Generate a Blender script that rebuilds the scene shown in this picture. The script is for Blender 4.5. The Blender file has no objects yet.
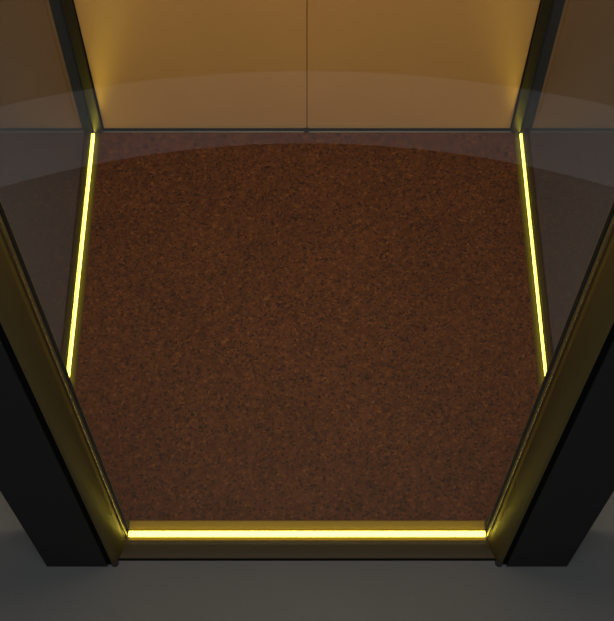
import bpy, bmesh, math
from mathutils import Vector

S = bpy.context.scene
C = S.collection

# ------------------------------------------------------------------ camera
cam = bpy.data.cameras.new('camera')
cam.sensor_fit = 'HORIZONTAL'
cam.sensor_width = 36.0
cam.lens = 36.0 * 1227.0 / 614.0
cam.clip_start = 0.02
co = bpy.data.objects.new('camera', cam)
C.objects.link(co)
co.location = (0, 0, 2.6)
co.rotation_euler = (math.radians(28.8), 0, 0)
S.camera = co

# ------------------------------------------------------------------ world, large lamps, exposure
w = bpy.data.worlds.new('world'); S.world = w; w.use_nodes = True
w.node_tree.nodes['Background'].inputs[0].default_value = (0.95, 0.97, 1.0, 1)
w.node_tree.nodes['Background'].inputs[1].default_value = 0.05

def area(name, loc, rot, sx, sy, power, col):
    l = bpy.data.lights.new(name, 'AREA'); l.shape = 'RECTANGLE'
    l.size = sx; l.size_y = sy; l.energy = power; l.color = col
    o = bpy.data.objects.new(name, l); C.objects.link(o)
    o.location = loc; o.rotation_euler = rot
    return o
area('landing_lamp', (0, -0.9, 4.2), (0, 0, 0), 3.0, 2.0, 58, (1.0, 0.99, 1.0))
k = area('cabin_lamp', (0, 0.983, 2.135), (math.radians(14), 0, 0), 0.70, 0.16, 11.4, (1.0, 0.80, 0.48))
k.data.spread = math.radians(115)

S.view_settings.view_transform = 'Standard'
S.view_settings.look = 'None'
S.view_settings.gamma = 1
S.view_settings.exposure = 0
S.view_settings.use_curve_mapping = False

# ------------------------------------------------------------------ materials
def mat(name, col, rough=0.5, metal=0.0, spec=0.5, emit=None, es=0, aniso=0):
    m = bpy.data.materials.new(name); m.use_nodes = True
    b = m.node_tree.nodes['Principled BSDF']
    b.inputs['Base Color'].default_value = (*col, 1)
    b.inputs['Roughness'].default_value = rough
    b.inputs['Metallic'].default_value = metal
    b.inputs['Specular IOR Level'].default_value = spec
    b.inputs['Anisotropic'].default_value = aniso
    if emit:
        b.inputs['Emission Color'].default_value = (*emit, 1)
        b.inputs['Emission Strength'].default_value = es
    return m

def noise_tint(m, col_a, col_b, scale, detail=3, stretch=(1, 1, 1), p0=.35, p1=.65):
    nt = m.node_tree; N = nt.nodes; L = nt.links
    tc = N.new('ShaderNodeTexCoord'); mp = N.new('ShaderNodeMapping')
    mp.inputs['Scale'].default_value = stretch
    no = N.new('ShaderNodeTexNoise'); no.inputs['Scale'].default_value = scale; no.inputs['Detail'].default_value = detail
    cr = N.new('ShaderNodeValToRGB')
    cr.color_ramp.elements[0].position = p0; cr.color_ramp.elements[0].color = (*col_a, 1)
    cr.color_ramp.elements[1].position = p1; cr.color_ramp.elements[1].color = (*col_b, 1)
    L.new(tc.outputs['Object'], mp.inputs[0]); L.new(mp.outputs[0], no.inputs['Vector'])
    L.new(no.outputs['Fac'], cr.inputs[0]); L.new(cr.outputs[0], N['Principled BSDF'].inputs['Base Color'])
    return m

M = {}
M['concrete'] = noise_tint(mat('grey_landing', (.2, .2, .2), .75, spec=.25), (.110, .114, .114), (.121, .124, .123), 2.2)
M['pale_stone'] = noise_tint(mat('pale_paving', (.7, .7, .7), .6, spec=.3), (.68, .74, .86), (.74, .80, .92), 5)
M['black'] = mat('satin_black_metal', (.016, .016, .0165), .6, spec=.2)
M['groove'] = mat('black_rubber', (.003, .003, .003), .8, spec=.05)
M['grey_edge'] = mat('dark_grey_edge', (.10, .12, .13), .4, metal=.3)
M['bronze'] = noise_tint(mat('dark_bronze', (.2, .15, .07), .47, metal=.8), (.185, .138, .045), (.20, .15, .05), 30, stretch=(1, 1, .05))
M['jamb'] = mat('polished_dark_jamb', (.10, .088, .034), .36, metal=1.0)
M['chrome'] = mat('polished_bead', (.42, .32, .16), .15, metal=1)
M['channel'] = mat('brass_channel', (.045, .034, .006), .5, metal=.3, spec=.1)
M['brass'] = mat('brass_lip', (.19, .125, .012), .5, metal=.3, spec=.1)
M['sill'] = mat('brushed_sill', (.046, .034, .016), .55, metal=.2, spec=.2)
M['led'] = mat('yellow_diffuser', (.8, .75, .3), .4, emit=(1.0, .90, .12), es=5.5)
M['led_side'] = mat('yellow_side_diffuser', (.8, .75, .3), .4, emit=(1.0, .90, .12), es=6.5)
M['lamp'] = mat('warm_lamp_diffuser', (.9, .8, .6), .4, emit=(1.0, .68, .36), es=3.0)
M['white'] = mat('cabin_ceiling_panel', (.5, .42, .32), .5)

# speckled vinyl
m = mat('speckled_brown_vinyl', (.1, .04, .02), .8, spec=.04)
nt = m.node_tree; N = nt.nodes; L = nt.links; B = N['Principled BSDF']
tc = N.new('ShaderNodeTexCoord')
v = N.new('ShaderNodeTexVoronoi'); v.inputs['Scale'].default_value = 215; v.inputs['Randomness'].default_value = 1
sep = N.new('ShaderNodeSeparateColor')
cr = N.new('ShaderNodeValToRGB'); cr.color_ramp.interpolation = 'CONSTANT'
els = [(0, (0.0306, 0.0143, 0.0084)), (.10, (0.0639, 0.0239, 0.0108)), (.30, (0.0802, 0.0298, 0.0130)), (.52, (0.0733, 0.0285, 0.0108)),
       (.68, (0.0884, 0.0337, 0.0138)), (.86, (0.0517, 0.0220, 0.0084)), (.94, (0.1189, 0.0480, 0.0176))]
while len(cr.color_ramp.elements) < len(els): cr.color_ramp.elements.new(.5)
for e, (p, c) in zip(cr.color_ramp.elements, els): e.position = p; e.color = (*c, 1)
v2 = N.new('ShaderNodeTexNoise'); v2.inputs['Scale'].default_value = 75; v2.inputs['Detail'].default_value = 4
cr2 = N.new('ShaderNodeValToRGB')
cr2.color_ramp.elements[0].position = .34; cr2.color_ramp.elements[0].color = (.72, .72, .76, 1)
cr2.color_ramp.elements[1].position = .62; cr2.color_ramp.elements[1].color = (1.1, 1.08, 1.05, 1)
v3 = N.new('ShaderNodeTexNoise'); v3.inputs['Scale'].default_value = 5; v3.inputs['Detail'].default_value = 2
cr3 = N.new('ShaderNodeValToRGB')
cr3.color_ramp.elements[0].position = .3; cr3.color_ramp.elements[0].color = (.93, .93, .93, 1)
cr3.color_ramp.elements[1].position = .7; cr3.color_ramp.elements[1].color = (1.06, 1.06, 1.06, 1)
mx = N.new('ShaderNodeMix'); mx.data_type = 'RGBA'; mx.blend_type = 'MULTIPLY'; mx.inputs[0].default_value = 1
mx2 = N.new('ShaderNodeMix'); mx2.data_type = 'RGBA'; mx2.blend_type = 'MULTIPLY'; mx2.inputs[0].default_value = 1
for t in (v, v2, v3): L.new(tc.outputs['Object'], t.inputs['Vector'])
L.new(v.outputs['Color'], sep.inputs[0]); L.new(sep.outputs[0], cr.inputs[0])
L.new(v2.outputs['Fac'], cr2.inputs[0]); L.new(v3.outputs['Fac'], cr3.inputs[0])
L.new(cr.outputs[0], mx.inputs[6]); L.new(cr2.outputs[0], mx.inputs[7])
L.new(mx.outputs[2], mx2.inputs[6]); L.new(cr3.outputs[0], mx2.inputs[7])
L.new(mx2.outputs[2], B.inputs['Base Color'])
M['vinyl'] = m

# copper lacquered door leaves
m = mat('copper_door_skin', (.62, .36, .13), .33, metal=.45)
noise_tint(m, (.80, .48, .19), (.85, .515, .205), 3, stretch=(1, 1, .4))
M['door'] = m
M['door_edge'] = mat('copper_door_edge', (.34, .16, .04), .5, metal=.4)

# clear glass: a real pane; the entering face reflects by Fresnel, the rest passes through
m = bpy.data.materials.new('clear_glass'); m.use_nodes = True
nt = m.node_tree; N = nt.nodes; L = nt.links; N.clear()
out = N.new('ShaderNodeOutputMaterial'); mixs = N.new('ShaderNodeMixShader')
tr = N.new('ShaderNodeBsdfTransparent'); tr.inputs[0].default_value = (.975, .98, .975, 1)
gl = N.new('ShaderNodeBsdfGlossy'); gl.inputs['Roughness'].default_value = 0.0
geo = N.new('ShaderNodeNewGeometry')
dot = N.new('ShaderNodeVectorMath'); dot.operation = 'DOT_PRODUCT'
def mth(op, a=None, b=None):
    n = N.new('ShaderNodeMath'); n.operation = op
    for i, x in enumerate((a, b)):
        if x is None: continue
        if isinstance(x, (int, float)): n.inputs[i].default_value = x
        else: L.new(x, n.inputs[i])
    return n.outputs[0]
L.new(geo.outputs['Incoming'], dot.inputs[0]); L.new(geo.outputs['Normal'], dot.inputs[1])
c = mth('ABSOLUTE', dot.outputs['Value'])
p = mth('POWER', mth('SUBTRACT', 1.0, c), 5.0)
F = mth('ADD', mth('MULTIPLY', p, .955), .045)
F2 = mth('DIVIDE', mth('MULTIPLY', F, 2.0), mth('ADD', F, 1.0))       # both faces of the pane
fac = mth('MULTIPLY', mth('MULTIPLY', F, 1.2), mth('SUBTRACT', 1.0, geo.outputs['Backfacing']))
L.new(fac, mixs.inputs[0]); L.new(tr.outputs[0], mixs.inputs[1]); L.new(gl.outputs[0], mixs.inputs[2])
L.new(mixs.outputs[0], out.inputs[0])
M['glass'] = m
m2 = m.copy(); m2.name = 'smoked_glass'
for nd in m2.node_tree.nodes:
    if nd.type == 'BSDF_TRANSPARENT': nd.inputs[0].default_value = (.87, .895, .93, 1)
M['smoked_glass'] = m2

# ------------------------------------------------------------------ helpers
def link(name, bm, m, parent=None, smooth=False):
    bmesh.ops.recalc_face_normals(bm, faces=bm.faces[:])
    me = bpy.data.meshes.new(name); bm.to_mesh(me); bm.free()
    me.materials.append(M[m])
    if m in ('bronze', 'led', 'sill', 'chrome'):
        for f in me.polygons: f.use_smooth = True
        me.set_sharp_from_angle(angle=math.radians(38))
    if smooth:
        for f in me.polygons: f.use_smooth = True
    o = bpy.data.objects.new(name, me); C.objects.link(o)
    if parent: o.parent = parent
    return o

def add_box(bm, x0, x1, y0, y1, z0, z1):
    if x0 > x1: x0, x1 = x1, x0
    v = [bm.verts.new((x, y, z)) for z in (z0, z1) for x, y in ((x0, y0), (x1, y0), (x1, y1), (x0, y1))]
    for q in ((0, 3, 2, 1), (4, 5, 6, 7), (0, 1, 5, 4), (1, 2, 6, 5), (2, 3, 7, 6), (3, 0, 4, 7)):
        bm.faces.new([v[i] for i in q])

def box(name, m, b, parent=None, bevel=0):
    bm = bmesh.new(); add_box(bm, *b)
    if bevel:
        bmesh.ops.bevel(bm, geom=bm.edges[:], offset=bevel, segments=3, profile=.5, affect='EDGES')
    return link(name, bm, m, parent, False)

def prism(name, m, prof, axis, a0, a1, parent=None):
    """extrude a closed 2-D profile along an axis: 'z' profile (x,y), 'x' profile (y,z), 'y' profile (x,z)"""
    bm = bmesh.new()
    def P(p, a):
        return {'z': (p[0], p[1], a), 'x': (a, p[0], p[1]), 'y': (p[0], a, p[1])}[axis]
    A = [bm.verts.new(P(p, a0)) for p in prof]; Bv = [bm.verts.new(P(p, a1)) for p in prof]
    n = len(prof)
    bm.faces.new(A); bm.faces.new(Bv)
    for i in range(n): bm.faces.new((A[i], A[(i+1) % n], Bv[(i+1) % n], Bv[i]))
    return link(name, bm, m, parent)

def empty(name, loc, label, cat, group=None):
    o = bpy.data.objects.new(name, None); C.objects.link(o); o.location = (0, 0, 0)
    o.empty_display_size = .1
    return tag(o, label, cat, group)

def tag(o, label=None, cat=None, group=None, kind=None):
    if label: o['label'] = label
    if cat: o['category'] = cat
    if group: o['group'] = group
    if kind: o['kind'] = kind
    return o

def arc(cx, cy, r, a0, a1, n):
    return [(cx + r*math.cos(math.radians(a0+(a1-a0)*i/n)), cy + r*math.sin(math.radians(a0+(a1-a0)*i/n))) for i in range(n+1)]

# ------------------------------------------------------------------ structure
FZ = 0.008            # top of the cabin floor
TOP = 2.20            # underside of the cabin ceiling
o = box('landing_floor', 'concrete', (-6, 6, -5, 6, -.12, 0)); tag(o, 'plain grey floor of the landing around the glass cabin', 'floor', kind='structure')
# curved band of pale paving, laid in the landing floor in front of the cabin (seen mirrored in the front glass)
bm = bmesh.new(); R0, R1, n = 2.277, 2.83, 96
ring = []
for i in range(n+1):
    a = math.radians(180 + 180*i/n)
    q = []
    for r, yc in ((R0, 2.037), (R1, 2.35)):
        for z in (-.05, .002): q.append(bm.verts.new((r*math.cos(a), yc + r*math.sin(a), z)))
    ring.append(q)
for p0, p1 in zip(ring, ring[1:]):
    bm.faces.new((p0[1], p0[3], p1[3], p1[1])); bm.faces.new((p0[0], p0[1], p1[1], p1[0]))
    bm.faces.new((p0[3], p0[2], p1[2], p1[3])); bm.faces.new((p0[2], p0[0], p1[0], p1[2]))
for q in (ring[0], ring[-1]): bm.faces.new((q[0], q[2], q[3], q[1]))
tag(link('paving_band', bm, 'pale_stone'), 'pale curved paving band mirrored as a soft arc in the front glass', 'paving', kind='structure')

tag(box('floor', 'vinyl', (-.5405, .5405, .897, 1.9568, 0, FZ)), 'speckled dark brown cabin floor between the yellow light strips', 'floor', kind='structure')
o = box('ceiling', 'white', (-.60, .60, .80, 2.05, TOP, TOP+.08)); tag(o, 'cabin ceiling above the glass panels', 'ceiling', kind='structure')

# back sill under the doors: a black shadow gap with guide groove
t = empty('door_sill', None, 'thin black sill line between the copper doors and brown floor', 'sill')
box('sill_plate', 'groove', (-.545, .545, 1.9575, 2.03, 0, .0045), t)
box('guide_rail', 'grey_edge', (-.535, .535, 1.9580, 1.9615, .0045, .0078), t)
box('guide_block', 'groove', (-.0075, .0045, 1.9580, 1.9710, .0045, .0092), t)

# doors
for i, (x0, x1, s) in enumerate(((-.5335, -.0013, 'left'), (.0013, .5335, 'right'))):
    d = bpy.data.objects.new('door_%d' % (i+1), None); C.objects.link(d)
    tag(d, 'copper coloured sliding door leaf on the %s of the centre seam' % s, 'door', kind='structure')
    box('door_leaf', 'door', (x0, x1, 1.972, 2.008, .0060, TOP-.01), d, .0012)
    box('bottom_edge', 'groove', (x0+.004, x1-.004, 1.974, 2.006, .0046, .0060), d)
    e = x1 if i == 0 else x0
    k = -1 if i == 0 else 1
    box('meeting_edge', 'door_edge', (e, e+.0012*(-k), 1.9735, 2.006, .012, TOP-.01), d)
box('wall_back', 'black', (-.62, .62, 2.03, 2.07, 0, TOP))['kind'] = 'structure'

# ------------------------------------------------------------------ corner posts
for s, side in ((-1, 'left'), (1, 'right')):
    t = empty('corner_post', None, 'broad black front post with a bronze rounded inner frame, at the %s front corner' % side, 'post', 'front corner posts')
    box('column', 'black', (s*.4325, s*.564, .795, .858, 0, TOP), t, .0012)
    box('shadow_groove', 'groove', (s*.4245, s*.4325, .800, .858, 0, TOP), t)
    # bronze cover: quarter-rounded from front to the glass line
    prof = [(s*.4245, .882), (s*.4245, .803), (s*.4225, .8000), (s*.4175, .8010), (s*.4120, .8080),
            (s*.4050, .8220), (s*.3985, .8370), (s*.3955, .8500), (s*.3938, .8600), (s*.3930, .8660), (s*.3930, .882)]
    prism('inner_frame', 'bronze', prof, 'z', .001, TOP, t)
    box('rubber_seal', 'groove', (s*.3912, s*.3928, .866, .876, .010, TOP), t)
    prism('foot_bead', 'black', arc(s*.417, .803, .0085, 0, 360, 16), 'z', 0, .010, t)
    prism('glazing_bead', 'chrome', arc(s*.3924, .853, .0016, 0, 360, 12), 'z', .010, TOP, t)
    prism('sill_end', 'sill', [(.8525, 0), (.8525, .0040), (.8380, .0040), (.8280, .0040), (.8200, .0032), (.8150, .0018), (.8130, .0006), (.8125, 0)], 'x', s*.3908, s*.4200, t)
    box('sill_end_seal', 'groove', (s*.3908, s*.4200, .8085, .8123, 0, .0030), t)
    box('foot_plate', 'channel', (s*.3908, s*.4245, .8824, .8962, 0, .0088), t)
    # panel closing the corner between the post and the side glass
    box('return_panel', 'black', (s*.432, s*.582, .862, .884, 0, TOP), t)
    r = empty('door_jamb_post', None, 'slim dark jamb post beside the copper doors, at the %s rear corner' % side, 'post', 'rear corner posts')
    box('jamb_face', 'jamb', (s*.5345, s*.5585, 1.9560, 1.9740, .0082, TOP), r, .0015)
    box('jamb_core', 'grey_edge', (s*.5365, s*.598, 1.9745, 2.028, 0, TOP), r)
    box('edge_trim', 'groove', (s*.5338, s*.5345, 1.9600, 1.9730, .0082, TOP), r)

# ------------------------------------------------------------------ side sills, light strips, side glass
for s, side in ((-1, 'left'), (1, 'right')):
    t = empty('light_strip', None, 'glowing yellow light strip along the %s glass wall' % side, 'light strip', 'light strips around the cabin floor')
    wd = .0032 if s < 0 else .0020
    xc = .5596 - wd/2
    prof = [(s*(xc + wd/2*math.cos(math.radians(a))), .0040 + .0080*math.sin(math.radians(a))) for a in range(0, 181, 15)]
    prof += [(s*(xc-wd/2), .0031), (s*(xc+wd/2), .0031)]
    prism('diffuser', 'led_side', prof, 'y', .886, 1.952, t)
    prism('channel', 'channel', [(s*.5410, 0), (s*.5412, .0060), (s*.5540, .0030), (s*.5600, .0030), (s*.5600, 0)], 'y', .886, 1.955, t)
    g = empty('glass_panel', None, 'clear glass side wall on the %s, standing beside a yellow strip' % side, 'glass panel', 'glass walls of the cabin')
    box('pane', 'smoked_glass', (s*.5605, s*.5685, .886, 1.972, .004, TOP), g)
    prism('bottom_rail', 'sill', [(s*.5602, 0), (s*.5602, .0035), (s*.5688, .0035), (s*.5688, .010), (s*.580, .009), (s*.584, .004), (s*.584, 0)], 'y', .886, 1.972, g)

# ------------------------------------------------------------------ front sill, strip and glass
t = empty('light_strip', None, 'glowing yellow light strip along the front edge of the cabin floor', 'light strip', 'light strips around the cabin floor')
prof = [(.8675 + .0065*math.cos(math.radians(a)), .0040 + .0065*math.sin(math.radians(a))) for a in range(0, 181, 12)]
prof += [(.861, .0031), (.874, .0031)]
prism('diffuser', 'led', prof, 'x', -.3905, .3905, t)
prism('channel', 'channel', [(.8965, 0), (.8965, .0090), (.8945, .0095), (.8800, .0030), (.8580, .0030), (.8530, .0042), (.8530, 0)], 'x', -.3905, .3905, t).data.materials[0] = M['brass']

g = empty('glass_panel', None, 'large clear glass front panel between the two black posts', 'glass panel', 'glass walls of the cabin')
box('pane', 'glass', (-.3905, .3905, .8440, .8520, .0042, TOP), g)
prism('bottom_rail', 'sill', [(.8525, 0), (.8525, .0040), (.8380, .0040), (.8280, .0040), (.8200, .0032), (.8150, .0018), (.8130, .0006), (.8125, 0)], 'x', -.3905, .3905, g)
box('bottom_seal', 'groove', (-.3905, .3905, .8085, .8123, 0, .0030), g)

# ------------------------------------------------------------------ cabin ceiling light (the fitting around the cabin lamp)
t = empty('ceiling_light', None, 'slim warm wall-washing ceiling light of the glass cabin', 'ceiling light')
def tilt(p):
    a = math.radians(14); y, z = p
    return (.985 + y*math.cos(a) - z*math.sin(a), 2.144 + y*math.sin(a) + z*math.cos(a))
prism('diffuser', 'lamp', [tilt(p) for p in ((-.08, 0), (.08, 0), (.08, .006), (-.08, .006))], 'x', -.35, .35, t)
prism('housing', 'grey_edge', [tilt((-.085, .0065)), tilt((.085, .0065)), (1.05, 2.1995), (0.90, 2.1995)], 'x', -.36, .36, t)
